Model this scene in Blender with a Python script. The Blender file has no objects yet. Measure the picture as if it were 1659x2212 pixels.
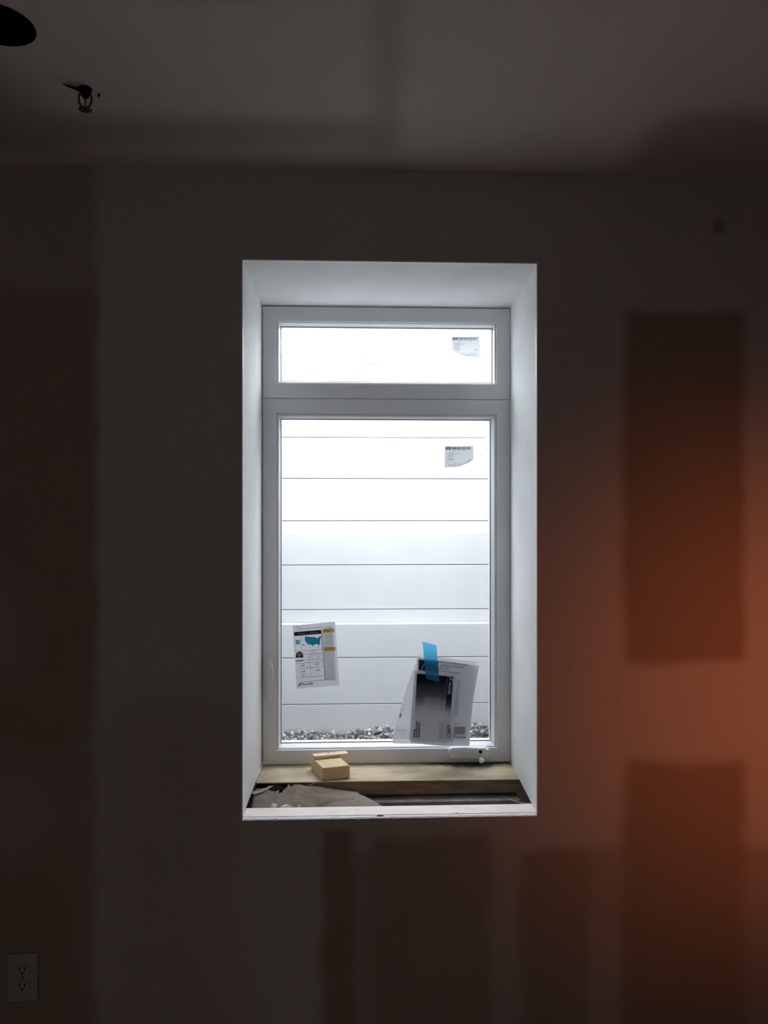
import bpy, bmesh, math, random
from mathutils import Vector, Matrix, noise as mnoise

# ------------------------------------------------------------------ camera
scene = bpy.context.scene
COL = scene.collection
F, CU, CV = 1661.0, 829.5, 1106.0            # focal length / principal point for a 1659x2212 frame
CAM = Vector((0.0, -1.9, 1.55))
YAW = math.radians(2.3)
cam = bpy.data.cameras.new('camera')
cam.sensor_fit = 'HORIZONTAL'; cam.sensor_width = 36.0; cam.lens = 36.0 * F / 1659.0
cam.clip_start = 0.02
cam_o = bpy.data.objects.new('camera', cam); COL.objects.link(cam_o)
cam_o.location = CAM; cam_o.rotation_euler = (math.radians(90), 0, -YAW)
scene.camera = cam_o

# ------------------------------------------------------------------ world, daylight, exposure
w = bpy.data.worlds.new('sky'); scene.world = w; w.use_nodes = True
bg = w.node_tree.nodes['Background']
bg.inputs[0].default_value = (0.88, 0.945, 1.02, 1); bg.inputs[1].default_value = 9.2
pl = bpy.data.lights.new('sky_portal', 'AREA'); pl.shape = 'RECTANGLE'; pl.size = 1.6; pl.size_y = 1.36
pl.cycles.is_portal = True
po = bpy.data.objects.new('sky_portal', pl); COL.objects.link(po); po.location = (0.12, 1.16, 2.30)
pr = bpy.data.lights.new('rear_portal', 'AREA'); pr.shape = 'RECTANGLE'; pr.size = 0.30; pr.size_y = 0.30
pr.cycles.is_portal = True
pro = bpy.data.objects.new('rear_portal', pr); COL.objects.link(pro); pro.location = (-1.81, -3.66, 1.69); pro.rotation_euler = (math.radians(90), 0, 0)

vs = scene.view_settings
vs.view_transform = 'Standard'; vs.look = 'None'; vs.exposure = 0.5; vs.gamma = 1.0; vs.use_curve_mapping = False
cy = scene.cycles
cy.max_bounces = 16; cy.diffuse_bounces = 10; cy.transparent_max_bounces = 16; cy.caustics_reflective = False
cy.caustics_refractive = False

# the warm work lamp standing to the right of the picture (its fixture is built further down)
LAMP = Vector((1.24, -0.95, 1.14)); LAMP_AIM = Vector((1.08, 0.0, 1.10))
sl = bpy.data.lights.new('work_lamp_light', 'SPOT'); sl.energy = 9.4; sl.color = (1.0, 0.23, 0.07)
sl.spot_size = math.radians(92); sl.spot_blend = 1.0; sl.shadow_soft_size = 0.03
slo = bpy.data.objects.new('work_lamp_light', sl); COL.objects.link(slo); slo.location = LAMP
slo.rotation_euler = (LAMP_AIM - LAMP).to_track_quat('-Z', 'Y').to_euler()

# ------------------------------------------------------------------ helpers
FW = Vector((math.sin(YAW), math.cos(YAW), 0)); RT = Vector((math.cos(YAW), -math.sin(YAW), 0)); UP = Vector((0, 0, 1))
def ray(u, v): return FW + RT * ((u - CU) / F) + UP * ((CV - v) / F)
def at(u, v, Y):
    d = ray(u, v); return CAM + d * ((Y - CAM.y) / d.y)
def atz(u, v, Z):
    d = ray(u, v); return CAM + d * ((Z - CAM.z) / d.z)
def rect(ul, ur, vt, vb, Y):                 # x0, x1, z0, z1 of an upright rectangle in the plane Y
    return (at(ul, (vt + vb) / 2, Y).x, at(ur, (vt + vb) / 2, Y).x, at((ul + ur) / 2, vb, Y).z, at((ul + ur) / 2, vt, Y).z)

def link(name, me, mat=None, parent=None):
    o = bpy.data.objects.new(name, me); COL.objects.link(o)
    if mat is not None and me is not None and not me.materials: me.materials.append(mat)
    if parent is not None: o.parent = parent; o.matrix_parent_inverse = parent.matrix_world.inverted()
    return o
def obj(name, bm, mat=None, parent=None, smooth=False):
    me = bpy.data.meshes.new(name); bm.normal_update()
    if smooth:
        for f in bm.faces: f.smooth = True
    bm.to_mesh(me); bm.free(); return link(name, me, mat, parent)
def empty(name, loc=(0, 0, 0)):
    o = bpy.data.objects.new(name, None); COL.objects.link(o); o.location = loc
    bpy.context.view_layer.update(); return o
def tag(o, label=None, cat=None, group=None, kind=None):
    if label: o['label'] = label
    if cat: o['category'] = cat
    if group: o['group'] = group
    if kind: o['kind'] = kind
    return o
def hexa(bm, p):                             # 8 points: 4 of one cap, 4 of the other
    v = [bm.verts.new(q) for q in p]
    for f in ((3, 2, 1, 0), (4, 5, 6, 7), (0, 1, 5, 4), (1, 2, 6, 5), (2, 3, 7, 6), (3, 0, 4, 7)):
        bm.faces.new([v[i] for i in f])
    return v
def box(bm, x0, x1, y0, y1, z0, z1):
    return hexa(bm, [(x0, y0, z0), (x1, y0, z0), (x1, y1, z0), (x0, y1, z0), (x0, y0, z1), (x1, y0, z1), (x1, y1, z1), (x0, y1, z1)])
def fix(bm): bmesh.ops.recalc_face_normals(bm, faces=bm.faces)
def bevel(bm, r, seg=2):
    fix(bm); bmesh.ops.bevel(bm, geom=list(bm.edges), offset=r, segments=seg, affect='EDGES', profile=0.5)
def loft_rects(bm, prof, close=False):       # prof: list of ((x0,x1,z0,z1), y); quads between successive rectangles
    rings = []
    for (x0, x1, z0, z1), y in prof:
        rings.append([bm.verts.new(p) for p in ((x0, y, z0), (x1, y, z0), (x1, y, z1), (x0, y, z1))])
    seq = rings + ([rings[0]] if close else [])
    for a, b in zip(seq[:-1], seq[1:]):
        for i in range(4):
            j = (i + 1) % 4; bm.faces.new((a[i], a[j], b[j], b[i]))
def tube(bm, pts, rad, n=10, cap=True):
    rings = []; pts = [Vector(p) for p in pts]
    rad = rad if isinstance(rad, (list, tuple)) else [rad] * len(pts)
    for i, p in enumerate(pts):
        t = (pts[min(i + 1, len(pts) - 1)] - pts[max(i - 1, 0)]).normalized()
        a = t.orthogonal().normalized() if i == 0 else (a - t * a.dot(t)).normalized()
        b = t.cross(a)
        rings.append([bm.verts.new(p + (a * math.cos(k * 2 * math.pi / n) + b * math.sin(k * 2 * math.pi / n)) * rad[i]) for k in range(n)])
    for r0, r1 in zip(rings[:-1], rings[1:]):
        for k in range(n): bm.faces.new((r0[k], r0[(k + 1) % n], r1[(k + 1) % n], r1[k]))
    if cap: bm.faces.new(rings[0][::-1]); bm.faces.new(rings[-1])
def lathe(bm, prof, c, n=24, axis='z'):      # prof: (radius, height)
    rings = []
    for r, h in prof:
        ring = []
        for k in range(n):
            a = 2 * math.pi * k / n
            p = Vector((r * math.cos(a), r * math.sin(a), h))
            if axis == 'y': p = Vector((p.x, p.z, p.y))
            ring.append(bm.verts.new(Vector(c) + p))
        rings.append(ring)
    for a, b in zip(rings[:-1], rings[1:]):
        for k in range(n): bm.faces.new((a[k], a[(k + 1) % n], b[(k + 1) % n], b[k]))
    return rings
def prism(bm, pts, y0, y1):                  # outline in (x,z), extruded along y
    a = [bm.verts.new((x, y0, z)) for x, z in pts]; b = [bm.verts.new((x, y1, z)) for x, z in pts]
    bm.faces.new(a); bm.faces.new(b[::-1]); n = len(pts)
    for i in range(n): bm.faces.new((a[i], b[i], b[(i + 1) % n], a[(i + 1) % n]))

# ------------------------------------------------------------------ materials
def mat(name, col, rough=0.6, spec=0.3, metal=0.0):
    m = bpy.data.materials.new(name); m.use_nodes = True
    b = m.node_tree.nodes['Principled BSDF']
    b.inputs['Base Color'].default_value = (*col, 1); b.inputs['Roughness'].default_value = rough
    b.inputs['Specular IOR Level'].default_value = spec; b.inputs['Metallic'].default_value = metal
    return m
def nd(nt, typ, **kw):
    n = nt.nodes.new(typ)
    for k, v in kw.items(): setattr(n, k, v)
    return n
def noisy(name, c1, c2, scale=30, detail=5, rough=0.8, bump=0.0, bscale=None, stretch=(1, 1, 1), lo=0.35, hi=0.65, spec=0.2):
    m = mat(name, c1, rough, spec); nt = m.node_tree; b = nt.nodes['Principled BSDF']
    tc = nd(nt, 'ShaderNodeTexCoord'); mp = nd(nt, 'ShaderNodeMapping'); mp.inputs['Scale'].default_value = stretch
    nt.links.new(tc.outputs['Object'], mp.inputs['Vector'])
    nz = nd(nt, 'ShaderNodeTexNoise'); nz.inputs['Scale'].default_value = scale; nz.inputs['Detail'].default_value = detail
    nt.links.new(mp.outputs['Vector'], nz.inputs['Vector'])
    r = nd(nt, 'ShaderNodeValToRGB'); r.color_ramp.elements[0].position = lo; r.color_ramp.elements[1].position = hi
    r.color_ramp.elements[0].color = (*c1, 1); r.color_ramp.elements[1].color = (*c2, 1)
    nt.links.new(nz.outputs['Fac'], r.inputs['Fac']); nt.links.new(r.outputs['Color'], b.inputs['Base Color'])
    if bump:
        n2 = nd(nt, 'ShaderNodeTexNoise'); n2.inputs['Scale'].default_value = bscale or scale; n2.inputs['Detail'].default_value = 4
        nt.links.new(mp.outputs['Vector'], n2.inputs['Vector'])
        bp = nd(nt, 'ShaderNodeBump'); bp.inputs['Strength'].default_value = bump; bp.inputs['Distance'].default_value = 0.004
        nt.links.new(n2.outputs['Fac'], bp.inputs['Height']); nt.links.new(bp.outputs['Normal'], b.inputs['Normal'])
    return m

PAPER, MUD = (0.315, 0.236, 0.182), (0.50, 0.455, 0.435)
def drywall(name, boxes, ax, base=1.0, paper=PAPER, mud=MUD):
    """bare drywall with joint compound; boxes = (a0, a1, b0, b1, value, softness), in the order they are laid on"""
    m = mat(name, mud, 0.9, 0.1); nt = m.node_tree; b = nt.nodes['Principled BSDF']
    tc = nd(nt, 'ShaderNodeTexCoord'); sep = nd(nt, 'ShaderNodeSeparateXYZ')
    nz = nd(nt, 'ShaderNodeTexNoise'); nz.inputs['Scale'].default_value = 5.0; nz.inputs['Detail'].default_value = 4
    nt.links.new(tc.outputs['Object'], nz.inputs['Vector'])
    off = nd(nt, 'ShaderNodeVectorMath', operation='MULTIPLY_ADD')     # ragged trowel edges
    off.inputs[1].default_value = (0.05, 0.05, 0.05)
    nt.links.new(nz.outputs['Color'], off.inputs[0]); nt.links.new(tc.outputs['Object'], off.inputs[2])
    sub = nd(nt, 'ShaderNodeVectorMath', operation='SUBTRACT'); sub.inputs[1].default_value = (0.025, 0.025, 0.025)
    nt.links.new(off.outputs[0], sub.inputs[0]); nt.links.new(sub.outputs[0], sep.inputs[0])
    A, B = sep.outputs[ax[0]], sep.outputs[ax[1]]
    def edge(sock, p, s, up):
        mr = nd(nt, 'ShaderNodeMapRange', interpolation_type='SMOOTHSTEP')
        mr.inputs['From Min'].default_value = p - s; mr.inputs['From Max'].default_value = p + s
        mr.inputs['To Min'].default_value = 0.0 if up else 1.0; mr.inputs['To Max'].default_value = 1.0 if up else 0.0
        nt.links.new(sock, mr.inputs['Value']); return mr.outputs['Result']
    cur = None
    for a0, a1, b0, b1, val, s in boxes:
        prod = None
        for e in (edge(A, a0, s, True), edge(A, a1, s, False), edge(B, b0, s, True), edge(B, b1, s, False)):
            if prod is None: prod = e
            else:
                mu = nd(nt, 'ShaderNodeMath', operation='MULTIPLY'); nt.links.new(prod, mu.inputs[0]); nt.links.new(e, mu.inputs[1]); prod = mu.outputs[0]
        mx = nd(nt, 'ShaderNodeMix', data_type='FLOAT')
        if cur is None: mx.inputs['A'].default_value = base
        else: nt.links.new(cur, mx.inputs['A'])
        mx.inputs['B'].default_value = val
        nt.links.new(prod, mx.inputs['Factor']); cur = mx.outputs['Result']
    n3 = nd(nt, 'ShaderNodeTexNoise'); n3.inputs['Scale'].default_value = 3.0; n3.inputs['Detail'].default_value = 6
    nt.links.new(tc.outputs['Object'], n3.inputs['Vector'])
    ma = nd(nt, 'ShaderNodeMath', operation='MULTIPLY_ADD'); ma.inputs[1].default_value = 0.30; ma.inputs[2].default_value = -0.15
    nt.links.new(n3.outputs['Fac'], ma.inputs[0])
    ad = nd(nt, 'ShaderNodeMath', operation='ADD', use_clamp=True); nt.links.new(ma.outputs[0], ad.inputs[0])
    if cur is None: ad.inputs[1].default_value = base
    else: nt.links.new(cur, ad.inputs[1])
    mc = nd(nt, 'ShaderNodeMix', data_type='RGBA')
    mc.inputs['A'].default_value = (*paper, 1); mc.inputs['B'].default_value = (*mud, 1)
    nt.links.new(ad.outputs[0], mc.inputs['Factor']); nt.links.new(mc.outputs['Result'], b.inputs['Base Color'])
    return m

def thin_sheet(name, col, trans=0.5, clear=0.0, noise_amt=0.0):   # paper and tape: part of the light passes through
    m = bpy.data.materials.new(name); m.use_nodes = True; nt = m.node_tree; nt.nodes.clear()
    out = nd(nt, 'ShaderNodeOutputMaterial'); d = nd(nt, 'ShaderNodeBsdfDiffuse'); t = nd(nt, 'ShaderNodeBsdfTranslucent')
    d.inputs[0].default_value = (*col, 1); t.inputs[0].default_value = (*col, 1)
    mx = nd(nt, 'ShaderNodeMixShader'); mx.inputs[0].default_value = trans
    nt.links.new(d.outputs[0], mx.inputs[1]); nt.links.new(t.outputs[0], mx.inputs[2]); last = mx
    if clear:
        tr = nd(nt, 'ShaderNodeBsdfTransparent'); tr.inputs[0].default_value = (*[min(1, c * 1.1 + 0.05) for c in col], 1)
        m2 = nd(nt, 'ShaderNodeMixShader'); m2.inputs[0].default_value = clear
        nt.links.new(mx.outputs[0], m2.inputs[1]); nt.links.new(tr.outputs[0], m2.inputs[2]); last = m2
    nt.links.new(last.outputs[0], out.inputs[0]); return m

def glass_mat():
    m = bpy.data.materials.new('window_glass'); m.use_nodes = True; nt = m.node_tree; nt.nodes.clear()
    out = nd(nt, 'ShaderNodeOutputMaterial'); tr = nd(nt, 'ShaderNodeBsdfTransparent'); gl = nd(nt, 'ShaderNodeBsdfGlossy')
    tr.inputs[0].default_value = (0.97, 0.98, 0.98, 1); gl.inputs['Roughness'].default_value = 0.0
    lw = nd(nt, 'ShaderNodeLayerWeight'); lw.inputs['Blend'].default_value = 0.5      # Schlick reflectance, alike on both faces
    pw_ = nd(nt, 'ShaderNodeMath', operation='POWER'); pw_.inputs[1].default_value = 5.0; nt.links.new(lw.outputs['Facing'], pw_.inputs[0])
    fr = nd(nt, 'ShaderNodeMath', operation='MULTIPLY_ADD'); fr.inputs[1].default_value = 0.96; fr.inputs[2].default_value = 0.035; nt.links.new(pw_.outputs[0], fr.inputs[0])
    mx = nd(nt, 'ShaderNodeMixShader'); nt.links.new(fr.outputs[0], mx.inputs[0])
    nt.links.new(tr.outputs[0], mx.inputs[1]); nt.links.new(gl.outputs[0], mx.inputs[2]); nt.links.new(mx.outputs[0], out.inputs[0])
    return m

M = {}
M['reveal'] = noisy('reveal_compound', (0.80, 0.80, 0.79), (0.86, 0.86, 0.85), 6, 4, 0.75, 0.05, 60)
M['bead'] = mat('corner_bead_white', (0.86, 0.86, 0.86), 0.5)
M['vinyl'] = noisy('white_vinyl', (0.76, 0.77, 0.79), (0.80, 0.81, 0.83), 8, 3, 0.35, spec=0.4)
M['gasket'] = mat('dark_gasket', (0.10, 0.09, 0.09), 0.6)
M['glass'] = glass_mat()
M['well'] = noisy('white_well_plastic', (0.635, 0.635, 0.64), (0.66, 0.66, 0.665), 5, 3, 0.55)
M['groove'] = mat('panel_groove_grey', (0.14, 0.145, 0.15), 0.8)
M['concrete'] = noisy('pale_parged_concrete', (0.56, 0.55, 0.54), (0.66, 0.65, 0.64), 9, 6, 0.95, 0.2, 40)
M['floor'] = noisy('dusty_concrete_floor', (0.64, 0.52, 0.42), (0.72, 0.60, 0.49), 4, 6, 0.9)
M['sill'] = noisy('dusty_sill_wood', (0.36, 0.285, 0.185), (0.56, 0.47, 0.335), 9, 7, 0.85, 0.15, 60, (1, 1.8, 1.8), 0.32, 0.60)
M['ledge'] = noisy('mud_splashed_ledge', (0.80, 0.69, 0.63), (0.88, 0.79, 0.74), 14, 6, 0.85, 0.15, 70, (1, 2, 2), 0.3, 0.55)
M['gypsum'] = noisy('cut_gypsum', (0.78, 0.74, 0.77), (0.88, 0.85, 0.87), 40, 4, 0.95)
M['grey_board'] = noisy('grey_fibre_board', (0.20, 0.19, 0.18), (0.32, 0.30, 0.28), 25, 6, 0.95, 0.3, 90)
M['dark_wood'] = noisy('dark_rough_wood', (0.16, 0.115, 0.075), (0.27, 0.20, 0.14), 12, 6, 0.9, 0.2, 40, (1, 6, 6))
M['kraft'] = noisy('kraft_paper', (0.37, 0.29, 0.24), (0.47, 0.39, 0.34), 12, 5, 0.9, 0.15, 50)
M['kraft_pale'] = noisy('pale_torn_paper', (0.55, 0.47, 0.38), (0.66, 0.58, 0.49), 20, 4, 0.9)
M['crumb'] = noisy('gypsum_crumb', (0.76, 0.72, 0.68), (0.86, 0.83, 0.80), 50, 3, 0.95)
M['pine'] = noisy('pale_pine', (0.60, 0.44, 0.23), (0.74, 0.58, 0.34), 14, 5, 0.75, 0.05, 40, (2, 14, 14))
M['pine_end'] = noisy('pine_end_grain', (0.50, 0.36, 0.18), (0.62, 0.46, 0.25), 30, 5, 0.8)
M['cedar'] = noisy('shim_wood', (0.66, 0.51, 0.38), (0.78, 0.64, 0.50), 18, 5, 0.8, 0.05, 40, (3, 16, 16))
M['white_metal'] = mat('white_enamel', (0.80, 0.80, 0.80), 0.35, 0.5)
M['dark'] = mat('near_black', (0.012, 0.012, 0.014), 0.6, 0.1)
M['black'] = mat('black_can_paint', (0.004, 0.004, 0.005), 0.8, 0.05)
M['brass'] = mat('dull_sprinkler_metal', (0.10, 0.11, 0.11), 0.45, 0.4, 0.6)
M['bulb_red'] = mat('red_bulb', (0.35, 0.06, 0.03), 0.2, 0.5)
M['plate'] = mat('almond_plastic', (0.40, 0.36, 0.31), 0.45)
M['paper'] = thin_sheet('white_paper', (0.60, 0.60, 0.63), 0.5)
M['card'] = thin_sheet('card_paper', (0.72, 0.72, 0.76), 0.42)
M['sticker'] = thin_sheet('sticker_paper', (0.50, 0.50, 0.52), 0.5)
M['label'] = thin_sheet('label_paper', (0.47, 0.47, 0.48), 0.45)
M['film'] = thin_sheet('film_strip', (0.70, 0.70, 0.72), 0.5, 0.3)
M['ink'] = mat('black_ink', (0.015, 0.02, 0.035), 0.6)
M['ink_grey'] = thin_sheet('grey_ink', (0.22, 0.22, 0.24), 0.5)
M['ink_faint'] = thin_sheet('faint_ink', (0.45, 0.45, 0.48), 0.5)
M['teal'] = thin_sheet('teal_ink', (0.03, 0.33, 0.52), 0.55)
M['cyan'] = thin_sheet('cyan_ink', (0.06, 0.45, 0.60), 0.55)
M['orange'] = thin_sheet('orange_ink', (0.80, 0.48, 0.12), 0.55)
M['tape'] = thin_sheet('blue_tape', (0.10, 0.48, 0.76), 0.6, 0.42)
M['white_print'] = thin_sheet('white_print', (0.85, 0.85, 0.87), 0.5)
M['red_print'] = mat('red_print', (0.75, 0.10, 0.12), 0.6)

# ------------------------------------------------------------------ the room
OP = rect(522, 1161.5, 564, 1769, 0.0)               # opening in the room-side wall face
YF = 0.40                                            # front plane of the window frame
FR = rect(567.5, 1102, 664, 1650, YF)                # outline of the window frame
ZS = FR[2]                                           # top of the sill board
CEIL = at(829, 366, 0).z
XL, XR, YB, YE = -2.3, 1.55, -3.6, 0.50              # left wall, right wall, rear wall, outer face
DT = 0.0127
OP = (OP[0], OP[1], ZS, OP[3])

def px_boxes(lst, Y):
    r = []
    for u0, v0, u1, v1, val, s in lst:
        a = at(u0, v1, Y); b = at(u1, v0, Y); r.append((a.x, b.x, a.z, b.z, val, s))
    return r
BIG = 4000
wall_boxes = px_boxes([
    (-BIG, 575, 210, BIG, 0.0, 0.018),               # bare board left of the window
    (-BIG, -BIG, 205, 575, 0.35, 0.025),
    (-60, 1640, 110, 1860, 0.30, 0.10),              # spotted screw heads and smears
    (-60, 1250, 40, 1480, 0.25, 0.09),
    (690, 1782, BIG, BIG, 0.42, 0.02),               # below the window
    (700, 1790, 765, BIG, 0.05, 0.016),
    (800, 1800, 1062, BIG, 0.22, 0.03),
    (1062, 1830, 1120, BIG, 0.72, 0.025),
    (1130, 1838, 1275, BIG, 0.20, 0.02),
    (1275, 1980, 1375, BIG, 0.62, 0.025),
    (1345, 672, 1608, 1432, 0.0, 0.022),             # bare board right of the window
    (1345, 1642, 1610, BIG, 0.0, 0.026),
    (1536, 485, 1562, 512, 0.1, 0.012),
    (215, 1500, 520, BIG, 0.62, 0.10),
], 0.0)
def cz(u, v): p = atz(u, v, CEIL); return p.x, p.y
def ceil_box(u0, u1, y0, y1, val, s):
    return (at(u0, 300, -0.2).x, at(u1, 300, -0.2).x, y0, y1, val, s)
ceil_boxes = [
    (at(800, 200, -0.35).x, at(862, 200, -0.35).x, -1.2, -0.10, 0.45, 0.04),
    (-BIG, at(862, 300, -0.2).x, -0.235, -0.120, 0.40, 0.05),
    (at(200, 100, -0.45).x, at(620, 100, -0.45).x, -1.2, -0.62, 0.55, 0.05),
    (at(1380, 300, -0.15).x, BIG, -0.30, -0.02, 0.25, 0.06),
    (-BIG, at(110, 300, -0.2).x, -0.40, -0.05, 0.3, 0.08),
]
M['wall'] = drywall('window_wall_drywall', wall_boxes, 'XZ')
M['wall_plain'] = drywall('other_wall_drywall', [(-1.2, -1.0, 0, 3, 1, 0.03), (-9, 9, 1.1, 1.35, 1, 0.03)], 'YZ', 0.35)
M['ceil'] = drywall('ceiling_drywall', ceil_boxes, 'XY', 1.0, (0.38, 0.345, 0.315), (0.72, 0.66, 0.62))

# room-side drywall sheet with the opening (0 <= Y <= DT); its lower cut edge is ragged
random.seed(3)
bm = bmesh.new()
x0, x1, z0, z1 = OP
for a in ((XL, x0, 0, CEIL), (x1, XR, 0, CEIL), (x0, x1, z1, CEIL)):
    box(bm, a[0], a[1], 0, DT, a[2], a[3])
n = 110                                              # ragged top edge of the board below the opening
tops = []
for i in range(n + 1):
    x = x0 + (x1 - x0) * i / n
    j = random.uniform(-0.0007, 0.0007) - (0.0016 if random.random() < 0.04 else 0)
    f = [bm.verts.new(p) for p in ((x, 0, 0), (x, 0, z0 - 0.0035 + j), (x, 0.004, z0 - 0.001), (x, DT, z0 - 0.001), (x, DT, 0))]
    tops.append(f)
for a, b in zip(tops[:-1], tops[1:]):
    for k in range(4): bm.faces.new((a[k], b[k], b[k + 1], a[k + 1]))
fix(bm)
wall = tag(obj('wall_back', bm, M['wall']), 'unpainted drywall around the window, patched with joint compound', None, kind='structure')
wall.data.materials.append(M['gypsum'])
for p in wall.data.polygons:                         # the cut gypsum edge shows white
    if p.normal.z > 0.25 and abs(p.center.z - z0) < 0.02 and x0 - 0.01 < p.center.x < x1 + 0.01: p.material_index = 1
# reveals: left, right and head, from the opening back to the frame
T = 0.03; G = 0.0025
fx0, fx1, fz0, fz1 = FR
def reveal(pts):
    b = bmesh.new(); hexa(b, pts); fix(b); return obj('reveal', b, M['reveal'], wall)
reveal([(x0, DT, z0), (x0, DT, z1), (fx0 - G, YF + .05, fz1 + G), (fx0 - G, YF + .05, z0), (x0 - T, DT, z0), (x0 - T, DT, z1 + T), (fx0 - G - T, YF + .05, fz1 + T), (fx0 - G - T, YF + .05, z0)])
reveal([(x1, DT, z0), (x1, DT, z1), (fx1 + G, YF + .05, fz1 + G), (fx1 + G, YF + .05, z0), (x1 + T, DT, z0), (x1 + T, DT, z1 + T), (fx1 + G + T, YF + .05, fz1 + T), (fx1 + G + T, YF + .05, z0)])
reveal([(x0, DT, z1), (x1, DT, z1), (fx1 + G, YF + .05, fz1 + G), (fx0 - G, YF + .05, fz1 + G), (x0, DT, z1 + T), (x1, DT, z1 + T), (fx1 + G, YF + .05, fz1 + T), (fx0 - G, YF + .05, fz1 + T)])
for pts in (((x0 - .0005, z0), (x0 + .0025, z0), (x0 + .0025, z1), (x0 - .0005, z1)), ((x1 - .0025, z0), (x1 + .0005, z0), (x1 + .0005, z1), (x1 - .0025, z1)),
            ((x0, z1 - .0022), (x1, z1 - .0022), (x1, z1 + .0005), (x0, z1 + .0005))):
    b = bmesh.new(); prism(b, pts, -0.0009, DT + .001); fix(b); obj('corner_bead', b, M['bead'], wall)

# concrete body of the wall behind the drywall
bm = bmesh.new()
c0, c1 = min(x0, fx0) - T - .004, max(x1, fx1) + T + .004
for a in ((XL, c0, -0.1, 3.3), (c1, XR + .3, -0.1, 3.3), (c0, c1, max(z1, fz1) + T + .002, 3.3)):
    box(bm, a[0], a[1], DT + .001, YE, a[2], a[3])
box(bm, c0, c1, 0.300, YE, -0.1, ZS - 0.042)
box(bm, c0, c1, DT + .001, 0.300, -0.1, ZS - 0.24)
fix(bm); tag(obj('wall_outer', bm, M['concrete']), 'thick concrete wall body behind the drywall', None, kind='structure')

# rough sill members
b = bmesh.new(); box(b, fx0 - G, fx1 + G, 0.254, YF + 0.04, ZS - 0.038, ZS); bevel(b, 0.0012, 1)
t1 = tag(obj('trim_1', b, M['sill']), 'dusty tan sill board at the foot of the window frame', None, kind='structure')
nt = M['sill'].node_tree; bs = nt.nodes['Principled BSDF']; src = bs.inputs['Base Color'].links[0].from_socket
tc = nd(nt, 'ShaderNodeTexCoord'); mask = None            # black mildew and painted-in shade along the joint under the crank
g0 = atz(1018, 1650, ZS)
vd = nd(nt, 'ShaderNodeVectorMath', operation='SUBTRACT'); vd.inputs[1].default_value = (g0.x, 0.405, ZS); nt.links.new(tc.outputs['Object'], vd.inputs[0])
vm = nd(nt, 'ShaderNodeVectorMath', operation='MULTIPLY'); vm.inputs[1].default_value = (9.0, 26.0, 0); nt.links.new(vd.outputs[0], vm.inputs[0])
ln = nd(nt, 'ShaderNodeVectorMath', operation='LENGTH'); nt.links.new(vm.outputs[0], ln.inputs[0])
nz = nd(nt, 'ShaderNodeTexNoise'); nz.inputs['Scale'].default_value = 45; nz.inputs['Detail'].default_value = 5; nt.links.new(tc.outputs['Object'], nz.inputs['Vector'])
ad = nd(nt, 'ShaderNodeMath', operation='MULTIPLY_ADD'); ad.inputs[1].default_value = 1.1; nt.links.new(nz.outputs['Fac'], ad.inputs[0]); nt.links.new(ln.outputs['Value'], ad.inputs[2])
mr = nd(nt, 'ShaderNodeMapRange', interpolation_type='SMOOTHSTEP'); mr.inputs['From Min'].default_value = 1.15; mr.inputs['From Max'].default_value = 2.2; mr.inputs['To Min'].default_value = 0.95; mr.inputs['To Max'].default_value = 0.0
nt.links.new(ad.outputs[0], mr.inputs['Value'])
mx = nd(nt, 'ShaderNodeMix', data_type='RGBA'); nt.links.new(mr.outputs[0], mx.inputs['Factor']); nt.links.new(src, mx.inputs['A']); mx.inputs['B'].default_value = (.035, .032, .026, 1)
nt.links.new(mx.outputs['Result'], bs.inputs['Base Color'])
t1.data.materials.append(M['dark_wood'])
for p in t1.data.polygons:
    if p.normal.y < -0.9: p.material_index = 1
# nearer edge of the opening, widening with the splay of the reveals
def xr(Y, s): return (x0 + (fx0 - x0) * Y / YF) if s < 0 else (x1 + (fx1 - x1) * Y / YF)
b = bmesh.new(); hexa(b, [(xr(.013, -1), DT, ZS - .038), (xr(.013, 1), DT, ZS - .038), (xr(.07, 1), 0.072, ZS - .038), (xr(.07, -1), 0.072, ZS - .038),
                          (xr(.013, -1), DT, ZS + .0004), (xr(.013, 1), DT, ZS + .0004), (xr(.07, 1), 0.072, ZS - .0005), (xr(.07, -1), 0.072, ZS - .0005)])
bevel(b, 0.0010, 1)
tag(obj('trim_2', b, M['ledge']), 'pinkish white splashed ledge along the front of the opening', None, kind='structure')
b = bmesh.new(); box(b, xr(.24, -1) + .002, xr(.24, 1) - .002, 0.222, 0.298, ZS - 0.235, ZS - 0.0475); bevel(b, 0.0015, 1)
tag(obj('trim_3', b, M['grey_board']), 'dark grey fibrous board below the sill board in the gap', None, kind='structure')

# ceiling with the hole of a recessed light
can_c = ((cz(0, 5)[0]) , (cz(0, 5)[1] + cz(0, 97)[1]) / 2)
CR = abs(cz(0, 5)[1] - cz(0, 97)[1]) / 2 * 1.03
can_x = cz(73.5, 58)[0] - CR
bm = bmesh.new()
o4 = [bm.verts.new((x, y, CEIL)) for x, y in ((XL, YB), (XR, YB), (XR, DT), (XL, DT))]
ci = [bm.verts.new((can_x + CR * math.cos(k * math.pi / 24), can_c[1] + CR * math.sin(k * math.pi / 24), CEIL)) for k in range(48)]
ed = [bm.edges.new((o4[i], o4[(i + 1) % 4])) for i in range(4)] + [bm.edges.new((ci[i], ci[(i + 1) % 48])) for i in range(48)]
bmesh.ops.triangle_fill(bm, edges=ed, use_beauty=True)
for f in list(bm.faces):
    c = f.calc_center_median()
    if math.hypot(c.x - can_x, c.y - can_c[1]) < CR * 0.6: bm.faces.remove(f)
r = bmesh.ops.extrude_face_region(bm, geom=list(bm.faces))
for v in r['geom']:
    if isinstance(v, bmesh.types.BMVert): v.co.z += DT
fix(bm)
ceil_o = tag(obj('ceiling', bm, M['ceil']), 'unpainted drywall ceiling with bands of joint compound', None, kind='structure')
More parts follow.
